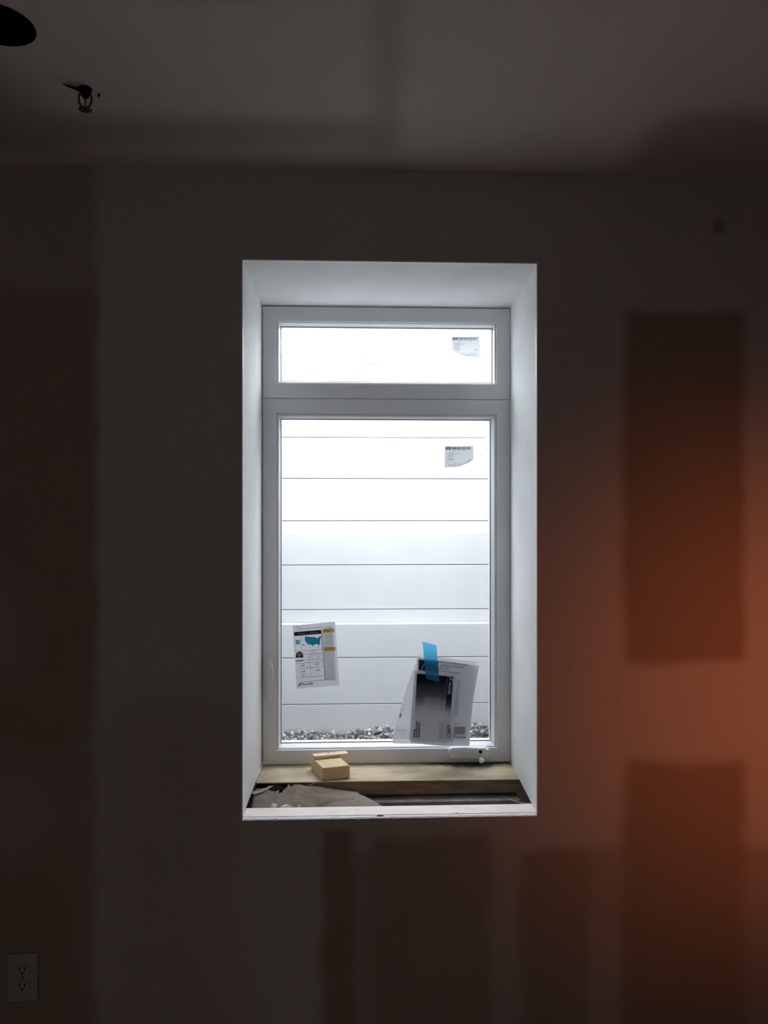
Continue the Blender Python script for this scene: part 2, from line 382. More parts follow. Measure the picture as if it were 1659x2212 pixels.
bm = bmesh.new(); box(bm, XL - .1, XR + .1, YB - .1, -1.45, CEIL + DT, CEIL + .06); box(bm, can_x + .12, XR + .1, -1.45, .02, CEIL + DT, CEIL + .06)
box(bm, XL - .1, can_x - .12, -1.45, .02, CEIL + DT, CEIL + .06); box(bm, can_x - .12, can_x + .12, can_c[1] + .12, .02, CEIL + DT, CEIL + .06)
box(bm, can_x - .12, can_x + .12, -1.45, can_c[1] - .12, CEIL + DT, CEIL + .06)
fix(bm); obj('joist_deck', bm, M['dark_wood'], ceil_o)

b = bmesh.new(); box(b, XL, XR, YB, DT, -0.05, 0); fix(b); tag(obj('floor', b, M['floor']), 'dusty bare concrete floor of the room', None, kind='structure')
b = bmesh.new(); box(b, XL - .05, XL, YB, DT, 0, CEIL); fix(b); tag(obj('wall_left', b, M['wall_plain']), 'unpainted drywall wall on the left', None, kind='structure')
b = bmesh.new(); box(b, XR, XR + .05, YB, DT, 0, CEIL); fix(b); tag(obj('wall_right', b, M['wall_plain']), 'unpainted drywall wall on the right', None, kind='structure')
RW = (-1.99, -1.63, 1.51, 1.87)                      # an added window, unseen behind the camera, as fill light
b = bmesh.new()
for a in ((XL, RW[0], 0, CEIL), (RW[1], XR, 0, CEIL), (RW[0], RW[1], 0, RW[2]), (RW[0], RW[1], RW[3], CEIL)): box(b, a[0], a[1], YB - .05, YB, a[2], a[3])
fix(b); tag(obj('wall_front', b, M['wall_plain']), 'unpainted drywall wall behind the camera', None, kind='structure')

w2 = tag(empty('window_2', ((RW[0] + RW[1]) / 2, YB, RW[2])), 'plain white window added unseen behind the camera to fill the room with light', None, kind='structure')
b = bmesh.new(); loft_rects(b, [(RW, YB - .005), ((RW[0] + .04, RW[1] - .04, RW[2] + .04, RW[3] - .04), YB - .005), ((RW[0] + .04, RW[1] - .04, RW[2] + .04, RW[3] - .04), YB - .045), (RW, YB - .045)], close=True)
fix(b); obj('window_frame', b, M['vinyl'], w2)
b = bmesh.new(); box(b, RW[0] + .04, RW[1] - .04, YB - .030, YB - .026, RW[2] + .04, RW[3] - .04); fix(b); obj('pane', b, M['glass'], w2)

# ------------------------------------------------------------------ the window
win = tag(empty('window_1', ((fx0 + fx1) / 2, YF, fz0)), 'white vinyl casement window with a transom light above', None, kind='structure')
TA = rect(596.3, 1073, 696, 828.5, YF);  TB = rect(602.5, 1067.5, 700.5, 826.0, YF + .010); TG = rect(608, 1061.8, 709.5, 824.6, YF + .034)
CA = rect(597, 1073.5, 894, 1618, YF);   CB = rect(602.6, 1067.2, 900.8, 1612.4, YF + .010); CG = rect(608.3, 1057.8, 907.5, 1601.0, YF + .034)
zm = at(834, 862, YF).z                               # joint between the two frames
YK = YF + 0.085
def grow(r, d): return (r[0] - d, r[1] + d, r[2] - d, r[3] + d)
def frame_ring(name, outer, A):
    b = bmesh.new()
    loft_rects(b, [(outer, YF + .0015), (grow(outer, -.0015), YF), (grow(A, .0012), YF), (A, YF + .0012), (A, YF + .050), (A, YK), (outer, YK)], close=True)
    fix(b); return obj(name, b, M['vinyl'], win)
frame_ring('transom_frame', (fx0, fx1, zm + .0006, fz1), TA)
frame_ring('casement_frame', (fx0, fx1, fz0 + .001, zm - .0006), CA)
def sash(name, A, B, Gr):
    e = grow(A, -.0003)
    b = bmesh.new()
    s1 = grow(B, .0020)
    loft_rects(b, [(e, YF + .0085), (grow(e, -.0008), YF + .0075), (s1, YF + .0075), (B, YF + .010), (grow(Gr, .0020), YF + .031), (grow(Gr, .0020), YF + .062), (grow(Gr, .006), YF + .066), (e, YF + .066)], close=True)
    fix(b); s = obj(name, b, M['vinyl'], win)
    b = bmesh.new()
    loft_rects(b, [(grow(Gr, .0019), YF + .0325), (grow(Gr, .0015), YF + .0312), (Gr, YF + .0325), (Gr, YF + .0345), (grow(Gr, .0019), YF + .0345)], close=True)
    fix(b); obj('gasket', b, M['gasket'], s)
    b = bmesh.new(); box(b, Gr[0] - .001, Gr[1] + .001, YF + .035, YF + .040, Gr[2] - .001, Gr[3] + .001); fix(b)
    obj('pane', b, M['glass'], s)
    return s
sash('transom_sash', TA, TB, TG)
sash('casement_sash', CA, CB, CG)
YG = YF + .0345                                       # room face of the glass

# latch lever on the left stile
def pxz(pts, Y): return [((p := at(u, v, Y)).x, p.z) for u, v in pts]
b = bmesh.new(); prism(b, pxz([(575.5, 1424), (578, 1419.5), (582, 1417.5), (586, 1418.5), (589, 1422), (590.8, 1430), (591, 1470), (589.6, 1500), (587.5, 1516), (582, 1520), (577, 1516), (575, 1500), (574.6, 1450)], YF - .004), YF - .006, YF + .001)
bevel(b, .0012, 2); lat = obj('latch', b, M['vinyl'], win, True)
b = bmesh.new(); prism(b, pxz([(577.0, 1437), (581, 1432), (586, 1434), (590, 1440), (591, 1452), (590.6, 1472), (588.5, 1474.5), (587.0, 1468), (586.5, 1450), (584, 1442), (580, 1440)], YF - .018), YF - .022, YF - .007)
bevel(b, .0010, 2); obj('lever', b, M['vinyl'], lat, True)
b = bmesh.new(); prism(b, pxz([(578, 1428), (588, 1428), (589, 1440), (578, 1441)], YF - .010), YF - .016, YF - .005); bevel(b, .001, 1); obj('pivot', b, M['vinyl'], lat)

# crank operator on the bottom rail
b = bmesh.new(); prism(b, pxz([(972, 1616), (985, 1614.5), (1050, 1613.5), (1056, 1617), (1056.5, 1630), (1052, 1637), (1030, 1637.5), (990, 1638), (973, 1637), (969.5, 1630), (969.5, 1621)], YF - .012), YF - .018, YF + .001)
bevel(b, .003, 3); crank = obj('crank_cover', b, M['vinyl'], win, True)
b = bmesh.new(); prism(b, pxz([(975, 1616), (1000, 1615), (1048, 1614.5), (1048, 1620), (1026, 1629), (1012, 1625.5), (995, 1624), (980, 1623.5)], YF - .022), YF - .029, YF - .017)
bevel(b, .0015, 2); obj('crank_hood', b, M['vinyl'], crank, True)
YC = YF - .034
b = bmesh.new(); lp = [at(u, v, YC - .004 * k / 8) for k, (u, v) in enumerate([(1037.5, 1638), (1034.5, 1629), (1032, 1622), (1034, 1618.5), (1038, 1617.5), (1042, 1618.5), (1044, 1622), (1043, 1630), (1041.5, 1638)])]
tube(b, lp, .0026, 8); fix(b); obj('crank_arm', b, M['white_metal'], crank, True)
b = bmesh.new(); prism(b, pxz([(1035, 1624), (1041.5, 1624), (1041, 1634), (1037.5, 1634)], YC), YC - .001, YC + .003); fix(b); obj('crank_web', b, M['white_metal'], crank)
b = bmesh.new(); prism(b, pxz([(1034.5, 1621), (1041, 1621), (1041, 1626.5), (1034.5, 1626.5)], YC), YC - .004, YC + .004); bevel(b, .0005, 1); obj('crank_socket', b, M['dark'], crank)
k0, k1 = at(1038, 1637, YC - .006), at(1042, 1647, YC - .016)
b = bmesh.new(); tube(b, [k0, k0.lerp(k1, .25), k0.lerp(k1, .6), k0.lerp(k1, .9), k1], [.0050, .0075, .0086, .0076, .004], 14); fix(b); obj('crank_knob', b, M['white_metal'], crank, True)
b = bmesh.new(); prism(b, pxz([(1045, 1618.5), (1054, 1617.8), (1057.5, 1619.6), (1053, 1622.5), (1046.5, 1622.8)], YF - .022), YF - .026, YF - .016); bevel(b, .0008, 1); obj('crank_tab', b, M['white_metal'], crank)

# ------------------------------------------------------------------ window well and gravel outside
tiers = [  # Y of the face, px heights of the seams, px of left and right inside corners
    (1.36, (1348, 1420, 1520, 1660), 590, 1066),
    (1.42, (1152.5, 1220, 1316, 1343), 592, 1060),
    (1.48, (968, 1034, 1125, 1151), 596, 1051),
    (1.54, (787, 858, 945, 968), 602, 1044),
    (1.60, (765, 770, 775, 787), 606, 1043),
]
WZ0 = at(830, 1640, 1.36).z
well = tag(empty('window_well', (at(830, 1600, 1.36).x, 1.36, WZ0)), 'white stepped window well of horizontal panels outside the glass', 'window well')
gap = 0.0015
prev_top = None
tz = []
for i, (Y, vs_, ul, ur) in enumerate(tiers):
    tz.append([at(830, v, Y).z for v in vs_])
for i in range(1, 5): tz[i][3] = tz[i - 1][0]
for i, (Y, vs_, ul, ur) in enumerate(tiers):
    xl_, xr_ = at(ul, 1106, Y).x, at(ur, 1106, Y).x
    zs = tz[i]
    for k in (range(3) if i < 4 else (0,)):
        if i == 4: zs = [zs[0], zs[3], zs[3], zs[3]]
        za, zb = zs[k + 1] + (gap if k < 2 and i < 4 else 0), zs[k] - (gap if k else 0)
        b = bmesh.new(); box(b, xl_, xr_, Y, Y + .03, za, zb); bevel(b, .0012, 1); obj('panel', b, M['well'], well)
        for s in (-1, 1):
            xs = xl_ if s < 0 else xr_
            b = bmesh.new(); box(b, min(xs, xs + s * .03), max(xs, xs + s * .03), YE + .002, Y + .03, za, zb); bevel(b, .0012, 1); obj('panel', b, M['well'], well)
    # ledge on top of the tier, and the grey backing that shows in the seams
    nY = tiers[i + 1][0] if i < 4 else Y + .10
    b = bmesh.new(); box(b, xl_ - .12, xr_ + .12, Y + .006, nY + .04, zs[0] - .012, zs[0] - .0005)
    fix(b); obj('ledge', b, M['well'], well)
    b = bmesh.new(); box(b, xl_ - .03, xr_ + .03, Y + .0302, Y + .036, zs[3], zs[0] - .013); fix(b); obj('backing', b, M['groove'], well)
WXL, WXR = at(590, 1106, 1.36).x, at(1066, 1106, 1.36).x
# printed safety strip on the top tier
def flat(bm, pts, Yf, eps=0.0):
    f = bm.faces.new([bm.verts.new(at(u, v, (Yf(u, v) if callable(Yf) else Yf) - eps)) for u, v in pts])
    return f
b = bmesh.new(); flat(b, [(782, 784.2), (815, 784.8), (815, 787.4), (782, 786.8)], tiers[4][0], .001); obj('warning_strip', b, M['red_print'], well)
b = bmesh.new(); random.seed(8); u = 785.0
while u < 845:
    q = random.uniform(1.2, 3.2); flat(b, [(u, 778.2), (u + q, 778.2), (u + q, 780.4), (u, 780.4)], tiers[4][0], .001); u += q + random.uniform(.6, 1.6)
obj('warning_print', b, M['ink_faint'], well)

# gravel bank at the foot of the well
random.seed(21)
def bank(x, y):                                       # height of the gravel surface
    u = (x - WXL) / (WXR - WXL)
    top = -0.936 + 0.006 * math.sin(9 * u + .6) + 0.030 * min(1, max(0, (u - .30) * 5)) + .008 * max(0, (u - .85) * 6)
    return CAM.z + top - max(0, (1.36 - y)) * 0.26
stone_mats = []
for k, (c1, c2) in enumerate([((.16, .16, .17), (.26, .26, .27)), ((.29, .29, .30), (.42, .42, .43)), ((.50, .49, .48), (.64, .62, .60)), ((.34, .24, .21), (.45, .34, .31)), ((.22, .22, .24), (.33, .33, .35))]):
    stone_mats.append(noisy('stone_%d' % k, c1, c2, 60, 4, 0.9))
stone_me = []
for k in range(10):
    bm = bmesh.new()
    for _ in range(15):
        v = Vector((random.gauss(0, 1), random.gauss(0, 1), random.gauss(0, 1))).normalized()
        bm.verts.new((v.x * random.uniform(.85, 1.15), v.y * random.uniform(.7, 1.0), v.z * random.uniform(.55, .85)))
    rr = bmesh.ops.convex_hull(bm, input=list(bm.verts))
    bmesh.ops.delete(bm, geom=[g for g in set(rr['geom_interior'] + rr['geom_unused']) if isinstance(g, bmesh.types.BMVert)], context='VERTS')
    me = bpy.data.meshes.new('stone'); bm.to_mesh(me); bm.free(); me.materials.append(stone_mats[k % 5]); stone_me.append(me)
bm = bmesh.new(); nx, ny = 60, 40
gv = [[None] * (ny + 1) for _ in range(nx + 1)]
for i in range(nx + 1):
    for j in range(ny + 1):
        x = WXL - .01 + (WXR - WXL + .02) * i / nx; y = YE + .01 + (1.37 - YE - .01) * j / ny
        gv[i][j] = bm.verts.new((x, y, bank(x, y) - .018 + .012 * mnoise.noise((x * 40, y * 40, 1))))
for i in range(nx):
    for j in range(ny): bm.faces.new((gv[i][j], gv[i + 1][j], gv[i + 1][j + 1], gv[i][j + 1]))
bed = tag(obj('gravel_bed', bm, noisy('gravel_ground', (.09, .09, .09), (.20, .19, .18), 60, 5, .95, .4, 90)), 'bank of grey and pinkish crushed stone at the foot of the well', 'gravel')
cnt = 0
for row in range(7):
    y = 1.350 - row * 0.021
    x = WXL + random.uniform(0, .02)
    while x < WXR and cnt < 300:
        s = random.uniform(.0085, .0145)
        o = link('stone', stone_me[random.randrange(10)], None, bed); cnt += 1
        o.location = (x, y + random.uniform(-.014, .014), bank(x, y) + random.uniform(-.008, .010) - (.004 if row else 0))
        o.rotation_euler = (random.uniform(0, 6), random.uniform(0, 6), random.uniform(0, 6)); o.scale = (s, s, s)
        x += s * 1.28

# the rest of the gravel, nearer the house and hidden by the sill from here: one mass
loose = bmesh.new()
for _ in range(1100):
    x, y = random.uniform(WXL + .01, WXR - .01), random.uniform(YE + .03, 1.352 - 5 * .021); sc = random.uniform(.010, .017)
    mx4 = Matrix.Translation((x, y, bank(x, y) - .008)) @ Matrix.Rotation(random.uniform(0, 6), 4, 'X') @ Matrix.Rotation(random.uniform(0, 6), 4, 'Z') @ Matrix.Scale(sc, 4)
    me = stone_me[random.randrange(10)]; n0 = len(loose.verts); f0 = len(loose.faces); loose.from_mesh(me)
    loose.verts.ensure_lookup_table(); loose.faces.ensure_lookup_table()
    for v in loose.verts[n0:]: v.co = mx4 @ v.co
    k = int(me.materials[0].name.split('_')[1])
    for f in loose.faces[f0:]: f.material_index = k
lg = obj('loose_gravel', loose, stone_mats[0], bed); lg['kind'] = 'stuff'
for m_ in stone_mats[1:]: lg.data.materials.append(m_)

# ------------------------------------------------------------------ papers on the glass
_fc = {}
def glyphs(txt, shear=0.0, bold=0.0):
    """outline triangles of a line of text, x from 0, cap height 1"""
    key = (txt, shear, bold)
    if key in _fc: return _fc[key]
    cu = bpy.data.curves.new('t', 'FONT'); cu.body = txt; cu.size = 1.0; cu.shear = shear; cu.offset = bold; cu.resolution_u = 3
    o = bpy.data.objects.new('t', cu); COL.objects.link(o)
    dg = bpy.context.evaluated_depsgraph_get(); me = bpy.data.meshes.new_from_object(o.evaluated_get(dg))
    vsx = [(v.co.x, v.co.y) for v in me.vertices]; fs = [tuple(p.vertices) for p in me.polygons]
    bpy.data.objects.remove(o); bpy.data.curves.remove(cu); bpy.data.meshes.remove(me)
    mx = max(v[0] for v in vsx); mn = min(v[0] for v in vsx)
    _fc[key] = ([((x - mn) / (mx - mn), y / 0.69) for x, y in vsx], fs); return _fc[key]
def text(bm, txt, p, q, h, Yf, eps, shear=0.0, bold=0.0):
    """text whose baseline runs from pixel p to pixel q, cap height h pixels (to the left of p->q on screen)"""
    V, Fc = glyphs(txt, shear, bold)
    d = Vector((q[0] - p[0], q[1] - p[1])); L = d.length; t = d / L; nrm = Vector((t.y, -t.x))
    vv = []
    for x, y in V:
        w2 = Vector(p) + d * x + nrm * (y * h)
        vv.append(bm.verts.new(at(w2.x, w2.y, (Yf(w2.x, w2.y) if callable(Yf) else Yf) - eps)))
    for f in Fc:
        try: bm.faces.new([vv[i] for i in f])
        except ValueError: pass
def knockout(bm, corner, txt, t0, t1, r0, r1, Yf, eps, ns=96, nr=28, shear=0.0, bold=0.0):
    """a printed bar with the letters left blank; corner(s, r) -> pixel, text runs along s from t0 to t1, baseline r0, cap line r1"""
    V, Fc = glyphs(txt, shear, bold); tris = []
    for f in Fc:
        for k in range(1, len(f) - 1): tris.append((V[f[0]], V[f[k]], V[f[k + 1]]))
    def inside(x, y):
        for a, b, c in tris:
            d1 = (x - b[0]) * (a[1] - b[1]) - (a[0] - b[0]) * (y - b[1]); d2 = (x - c[0]) * (b[1] - c[1]) - (b[0] - c[0]) * (y - c[1]); d3 = (x - a[0]) * (c[1] - a[1]) - (c[0] - a[0]) * (y - a[1])
            if not ((d1 < 0 or d2 < 0 or d3 < 0) and (d1 > 0 or d2 > 0 or d3 > 0)): return True
        return False
    for j in range(nr):
        r = (j + .5) / nr; start = None
        for i in range(ns + 1):
            s = (i + .5) / ns
            solid = i < ns and not inside((s - t0) / (t1 - t0), (r - r0) / (r1 - r0))
            if solid and start is None: start = i
            if not solid and start is not None:
                flat(bm, [corner(start / ns, j / nr), corner(i / ns, j / nr), corner(i / ns, (j + 1) / nr), corner(start / ns, (j + 1) / nr)], Yf, eps); start = None
def line(bm, p, q, wd, Yf, eps):
    d = Vector((q[0] - p[0], q[1] - p[1])); t = d.normalized(); nn = Vector((-t.y, t.x)) * wd / 2
    a, c = Vector(p), Vector(q)
    flat(bm, [tuple(a + nn), tuple(a - nn), tuple(c - nn), tuple(c + nn)], Yf, eps)
def dashes(bm, p, q, h, Yf, eps, fill=.75, rnd=None):
    """small print too fine to read: a row of tiny strokes"""
    rnd = rnd or random; d = Vector((q[0] - p[0], q[1] - p[1])); L = d.length; t = d / L; s = 0
    while s < L:
        e = min(L, s + rnd.uniform(.5, 1.6) * h)
        if rnd.random() < fill: line(bm, tuple(Vector(p) + t * s), tuple(Vector(p) + t * e), h, Yf, eps)
        s = e + rnd.uniform(.25, .6) * h
def patch(bm, tl, tr, br, bl, Yf, eps=0, nu=8, nv=12, edge=None):
    g = []
    for j in range(nv + 1):
        t = j / nv; row = []
        for i in range(nu + 1):
            s = i / nu
            u = (tl[0] * (1 - s) + tr[0] * s) * (1 - t) + (bl[0] * (1 - s) + br[0] * s) * t
            v = (tl[1] * (1 - s) + tr[1] * s) * (1 - t) + (bl[1] * (1 - s) + br[1] * s) * t
            if edge: u, v = edge(s, t, u, v)
            row.append(bm.verts.new(at(u, v, (Yf(u, v) if callable(Yf) else Yf) - eps)))
        g.append(row)
    for j in range(nv):
        for i in range(nu): bm.faces.new((g[j][i], g[j][i + 1], g[j + 1][i + 1], g[j + 1][i]))

# --- two small bar code labels
def barcode_label(tl, tr, br, bl, curl, label):
    """curl: 'l' or 'r' = the lower corner that peels off the glass"""
    W, H = tr[0] - tl[0], bl[1] - tl[1]
    def Yf(u, v):
        s = (u - tl[0]) / W; t = (v - tl[1]) / H
        d = max(0, (s if curl == 'r' else 1 - s) * .6 + t - 1.28)
        return YG - .0006 - d * .055
    def edge(s, t, u, v):                             # peeled corner folds back towards the middle
        d = max(0, (s if curl == 'r' else 1 - s) * .6 + t - 1.28)
        k = -1 if curl == 'r' else 1
        return u + k * d * W * .62, v - d * H * .75
    b = bmesh.new(); patch(b, tl, tr, br, bl, Yf, 0, 14, 14, edge)
    o = tag(obj('barcode_label', b, M['label']), label, 'label', 'bar code labels on the glass')
    rnd = random.Random(5)
    P = lambda s, t: (tl[0] + W * s, tl[1] + H * t)
    b = bmesh.new(); knockout(b, lambda s, r: P(.045 + .17 * s, .175 - .13 * r), 'CA', .18, .82, .18, .82, Yf, .0004, 40, 22, 0, .02); obj('logo_print', b, M['ink_grey'] if curl == 'l' else M['ink'], o); b = bmesh.new()
    s = .25
    while s < .90:
        q = rnd.choice((.008, .012, .02)); flat(b, [P(s, .045), P(s + q, .045), P(s + q, .165), P(s, .165)], Yf, .0004); s += q + rnd.choice((.007, .012))
    obj('barcode', b, M['ink_grey'] if curl == 'l' else M['ink'], o)
    b = bmesh.new()
    for t, s0, s1 in ((.215, .27, .72), (.285, .06, .33), (.36, .06, .58), (.43, .06, .30), (.505, .06, .36), (.575, .06, .28), (.63, .06, .33), (.635, .82, .94)):
        dashes(b, P(s0, t), P(s1, t), H * .028, Yf, .0004, .8, rnd)
    lo = (.36, .92) if curl == 'l' else (.06, .62)
    for t in (.815, .89): dashes(b, P(lo[0], t), P(lo[1], t), H * .03, Yf, .0004, .7, rnd)
    obj('small_print', b, M['ink_grey'], o)
barcode_label((975.5, 727), (1036, 726.5), (1037.5, 773), (976, 772), 'l', 'pale bar code label in the transom pane with its lower left corner peeling')
barcode_label((960.3, 963.5), (1022.5, 963), (1023, 1009), (960.3, 1010), 'r', 'bar code label on the large pane with its lower right corner peeling')

# --- energy rating label; e() takes positions on a 1659x2124 enlargement of the label
def e(x, y): return (620 + x / 13.272, 1335 + y / 13.275)
Ye = YG - .0006
b = bmesh.new(); patch(b, e(150, 215), e(1378, 105), e(1505, 1930), e(275, 2030), Ye, 0, 2, 2)
en = tag(obj('energy_label', b, M['sticker']), 'tilted energy rating label with a blue map on the large pane', 'label')
q1, q2, q3 = .0004, .0008, .0012
b = bmesh.new()
flat(b, [e(1000, 300), e(1300, 232), e(1400, 1790), e(1110, 1800)], Ye, .0002); obj('side_strip', b, M['film'], en)
b = bmesh.new(); flat(b, [e(198, 405), e(978, 340), e(988, 450), e(210, 518)], Ye, q1); obj('header_print', b, M['ink'], en); b = bmesh.new()
D = [(252 + 0, 1140), (250, 1070), (262, 1020), (290, 985), (335, 965), (380, 968), (420, 990), (448, 1030), (460, 1080), (463, 1132)]
flat(b, [e(*p) for p in D], Ye, q1); obj('seal_print', b, M['ink'], en); b = bmesh.new()
flat(b, [e(252, 1220), e(468, 1200), e(470, 1228), e(255, 1246)], Ye, q1)
flat(b, [e(455, 750), e(505, 775), e(458, 798)], Ye, q1)
for p, q, wd in (((215, 520), (240, 960), 3), ((988, 450), (1100, 1775), 14), ((395, 520), (425, 950), 6), ((225, 960), (1045, 893), 9), ((470, 960), (490, 1250), 6),
                 ((370, 1300), (1055, 1248), 8), ((1100, 1775), (400, 1840), 9), ((385, 1712), (1090, 1652), 8), ((360, 1440), (1070, 1385), 6), ((370, 1620), (600, 1600), 5),
                 ((655, 1285), (690, 1680), 5), ((250, 1310), (370, 1300), 6), ((285, 315), (1290, 232), 5), ((270, 1480), (360, 1470), 4), ((285, 1720), (385, 1712), 4)):
    line(b, e(*p), e(*q), wd / 13.27, Ye, q1)
for s_, p, q, h in (('0.25', (400, 1388), (515, 1378), 46), ('0.21', (805, 1352), (918, 1342), 46), ('0.47', (415, 1565), (530, 1553), 46), ('\u2264 0.3', (810, 1522), (945, 1508), 46), ('51', (445, 1676), (505, 1670), 42)):
    text(b, s_, e(*p), e(*q), h / 13.27, Ye, q1, 0, .02)
obj('table_print', b, M['ink'], en); b = bmesh.new()
text(b, 'ProVia', e(425, 1940), e(742, 1905), 66 / 13.27, Ye, q1, .3, .02)
sw = [e(315 + 110 * (k / 8) ** 1.6 if k else 312, 1975 - 115 * math.sin(k / 8 * math.pi * .55)) for k in range(9)]
for a, c in zip(sw[:-1], sw[1:]): line(b, a, c, 1.0, Ye, q1)
line(b, e(345, 1950), e(415, 1860), 2.2, Ye, q1)
obj('brand_print', b, M['ink'], en)
b = bmesh.new(); rnd = random.Random(2)
for p, q, h in (((190, 262), (425, 245), 22), ((290, 335), (1060, 268), 14), ((680, 968), (820, 952), 22), ((510, 1040), (1010, 997), 22), ((560, 1085), (1000, 1050), 12), ((570, 1135), (930, 1108), 16),
                ((540, 1195), (1025, 1160), 18), ((530, 1222), (1020, 1190), 12), ((420, 1455), (910, 1402), 14), ((460, 1610), (580, 1604), 10), ((850, 1625), (920, 1618), 14),
                ((1065, 560), (1300, 500), 12), ((1080, 700), (1280, 685), 16), ((1190, 1325), (1310, 1315), 16), ((860, 840), (930, 836), 12), ((1130, 1385), (1330, 1370), 8)):
    dashes(b, e(*p), e(*q), h / 13.27, Ye, q1, .8, rnd)
obj('small_print', b, M['ink_grey'], en)
b = bmesh.new(); dashes(b, e(325, 455), e(880, 415), 26 / 13.27, Ye, q2, .9, rnd)
cx_, cy_ = e(352, 1058)
flat(b, [(cx_ + 5.2 * math.cos(k * math.pi / 10), cy_ + 4.6 * math.sin(k * math.pi / 10)) for k in range(20)], Ye, q2)
obj('light_print', b, M['ink_faint'], en)
us = [(525, 530), (600, 535), (700, 545), (790, 545), (835, 560), (850, 590), (872, 602), (900, 575), (935, 545), (965, 515), (980, 530), (965, 575), (955, 620), (940, 660), (915, 700),
      (895, 735), (920, 770), (935, 795), (915, 790), (890, 750), (850, 745), (800, 760), (765, 770), (745, 810), (720, 775), (690, 765), (665, 745), (640, 770), (600, 745), (560, 710), (530, 670), (510, 620), (512, 570)]
b = bmesh.new(); flat(b, [e(*p) for p in us], Ye, q1); bmesh.ops.triangulate(b, faces=b.faces); obj('map_print', b, M['teal'], en)
b = bmesh.new()
for x in (0, 1):
    for y in (0, 1):
        X0, Y0 = 250 + x * 62, 630 + y * 64; flat(b, [e(X0, Y0), e(X0 + 56, Y0 - 4), e(X0 + 56, Y0 + 56), e(X0, Y0 + 60)], Ye, q1)
obj('square_print', b, M['cyan'], en)
b = bmesh.new(); flat(b, [e(1020, 325), e(1345, 300), e(1355, 400), e(1028, 420)], Ye, q2); obj('orange_print', b, M['orange'], en)
b = bmesh.new(); flat(b, [e(1060, 840), e(1390, 825), e(1390, 935), e(1070, 955)], Ye, q2)
obj('orange_print', b, M['orange'], en)

# --- instruction sheets and the folder in front of them, hung by one strip of blue tape
def g(x, y): return (830 + x / 5.925, 1370 + y / 5.927)      # positions on the enlargement of this corner
def Yp(base, lean):
    return lambda u, v: base - lean * max(0, (v - 1415) / 190) - .010 * max(0, (v - 1560) / 50) ** 2
yC = Yp(YG - .0012, .034); yB = Yp(YG - .0030, .038); yD = Yp(YG - .0050, .043)
def yBc(u, v): return yB(u, v) - .012 * max(0, (u - 985) / 50) ** 2
def bow(s, t, u, v): return u - 3.5 * s ** 3 * math.sin(math.pi * t), v + 3.0 * t * math.sin(math.pi * s)
b = bmesh.new(); patch(b, (903.5, 1414.7), (1030, 1429), (1010, 1604), (847, 1596), yC, 0, 10, 14, lambda s, t, u, v: (u - 3 * (1 - s) * math.sin(math.pi * t), v))
shC = tag(obj('back_sheet', b, M['paper'], smooth=True), 'white folded sheet hanging furthest back, slanting out on the left of the papers', 'paper', 'papers taped to the pane')
b = bmesh.new(); flat(b, [g(190, 1065), g(205, 1005), g(222, 1010), g(216, 1068)], yC, .0006)
for p, q in (((150, 1222), (262, 1222)), ((262, 1222), (262, 1278)), ((150, 1240), (255, 1240)), ((210, 1275), (262, 1278))): line(b, g(*p), g(*q), .7, yC, .0006)
dashes(b, g(222, 975), g(252, 958), 1.6, yC, .0006)
obj('print', b, M['ink_grey'], shC)
b = bmesh.new(); p0 = [at(u, v, yC(u, v)) for u, v in ((848, 1596), (895, 1598.5))]; p1 = [at(u, v, YF - .002) for u, v in ((913, 1607), (850, 1606))]
b.faces.new([b.verts.new(p) for p in p0 + p1]); obj('bottom_fold', b, M['paper'], shC)

b = bmesh.new(); patch(b, (903, 1421), (1035, 1438), (1014, 1611), (887, 1604), yBc, 0, 14, 16, bow)
shB = tag(obj('instruction_sheet', b, M['paper'], smooth=True), 'printed installation instruction sheet with curling right edge behind the folder', 'paper', 'papers taped to the pane')
b = bmesh.new(); E = .0007
flat(b, [g(445, 325), g(690, 352), g(690, 490), g(440, 458)], yBc, E); obj('logo_box', b, M['ink'], shB); b = bmesh.new()
text(b, 'INSTALLATION INSTRUCTIONS', g(612, 350), g(1065, 412), 27 / 5.925, yBc, E)
text(b, 'CASEMENT WINDOW', g(712, 406), g(1025, 445), 24 / 5.925, yBc, E)
text(b, 'NAIL FIN', g(700, 440), g(822, 458), 24 / 5.925, yBc, E)
text(b, 'ASPECT AND ENDURE', g(640, 476), g(958, 510), 22 / 5.925, yBc, E, .2)
obj('title_print', b, M['ink'], shB); b = bmesh.new()
text(b, 'ProVia', g(930, 1333), g(1038, 1332), 26 / 5.925, yBc, E, .25, .02)
for p, q in (((893, 1328), (905, 1300)), ((905, 1300), (922, 1293)), ((905, 1322), (925, 1296))): line(b, g(*p), g(*q), 1.0, yBc, E)
obj('brand_print', b, M['ink'], shB)
b = bmesh.new()
for p, q in (((955, 585), (915, 1040)), ((975, 585), (935, 1040)), ((945, 585), (905, 1035)), ((955, 585), (975, 585)), ((915, 1040), (935, 1040)), ((900, 500), (995, 500)), ((995, 500), (995, 520)),
             ((905, 1142), (960, 1142)), ((905, 1155), (950, 1155)), ((915, 1142), (910, 1160)), ((900, 1105), (915, 1105))): line(b, g(*p), g(*q), .7, yBc, E)
obj('diagram_print', b, M['ink_grey'], shB)
b = bmesh.new()
for k in range(5): dashes(b, g(900, 1190 + k * 20), g(1035, 1192 + k * 20), 1.0, yBc, E, .8, rnd)
flat(b, [g(895, 1185), g(1035, 1185), g(1030, 1280), g(895, 1280)], yBc, .0003); obj('small_print', b, M['ink_faint'], shB)
b = bmesh.new()
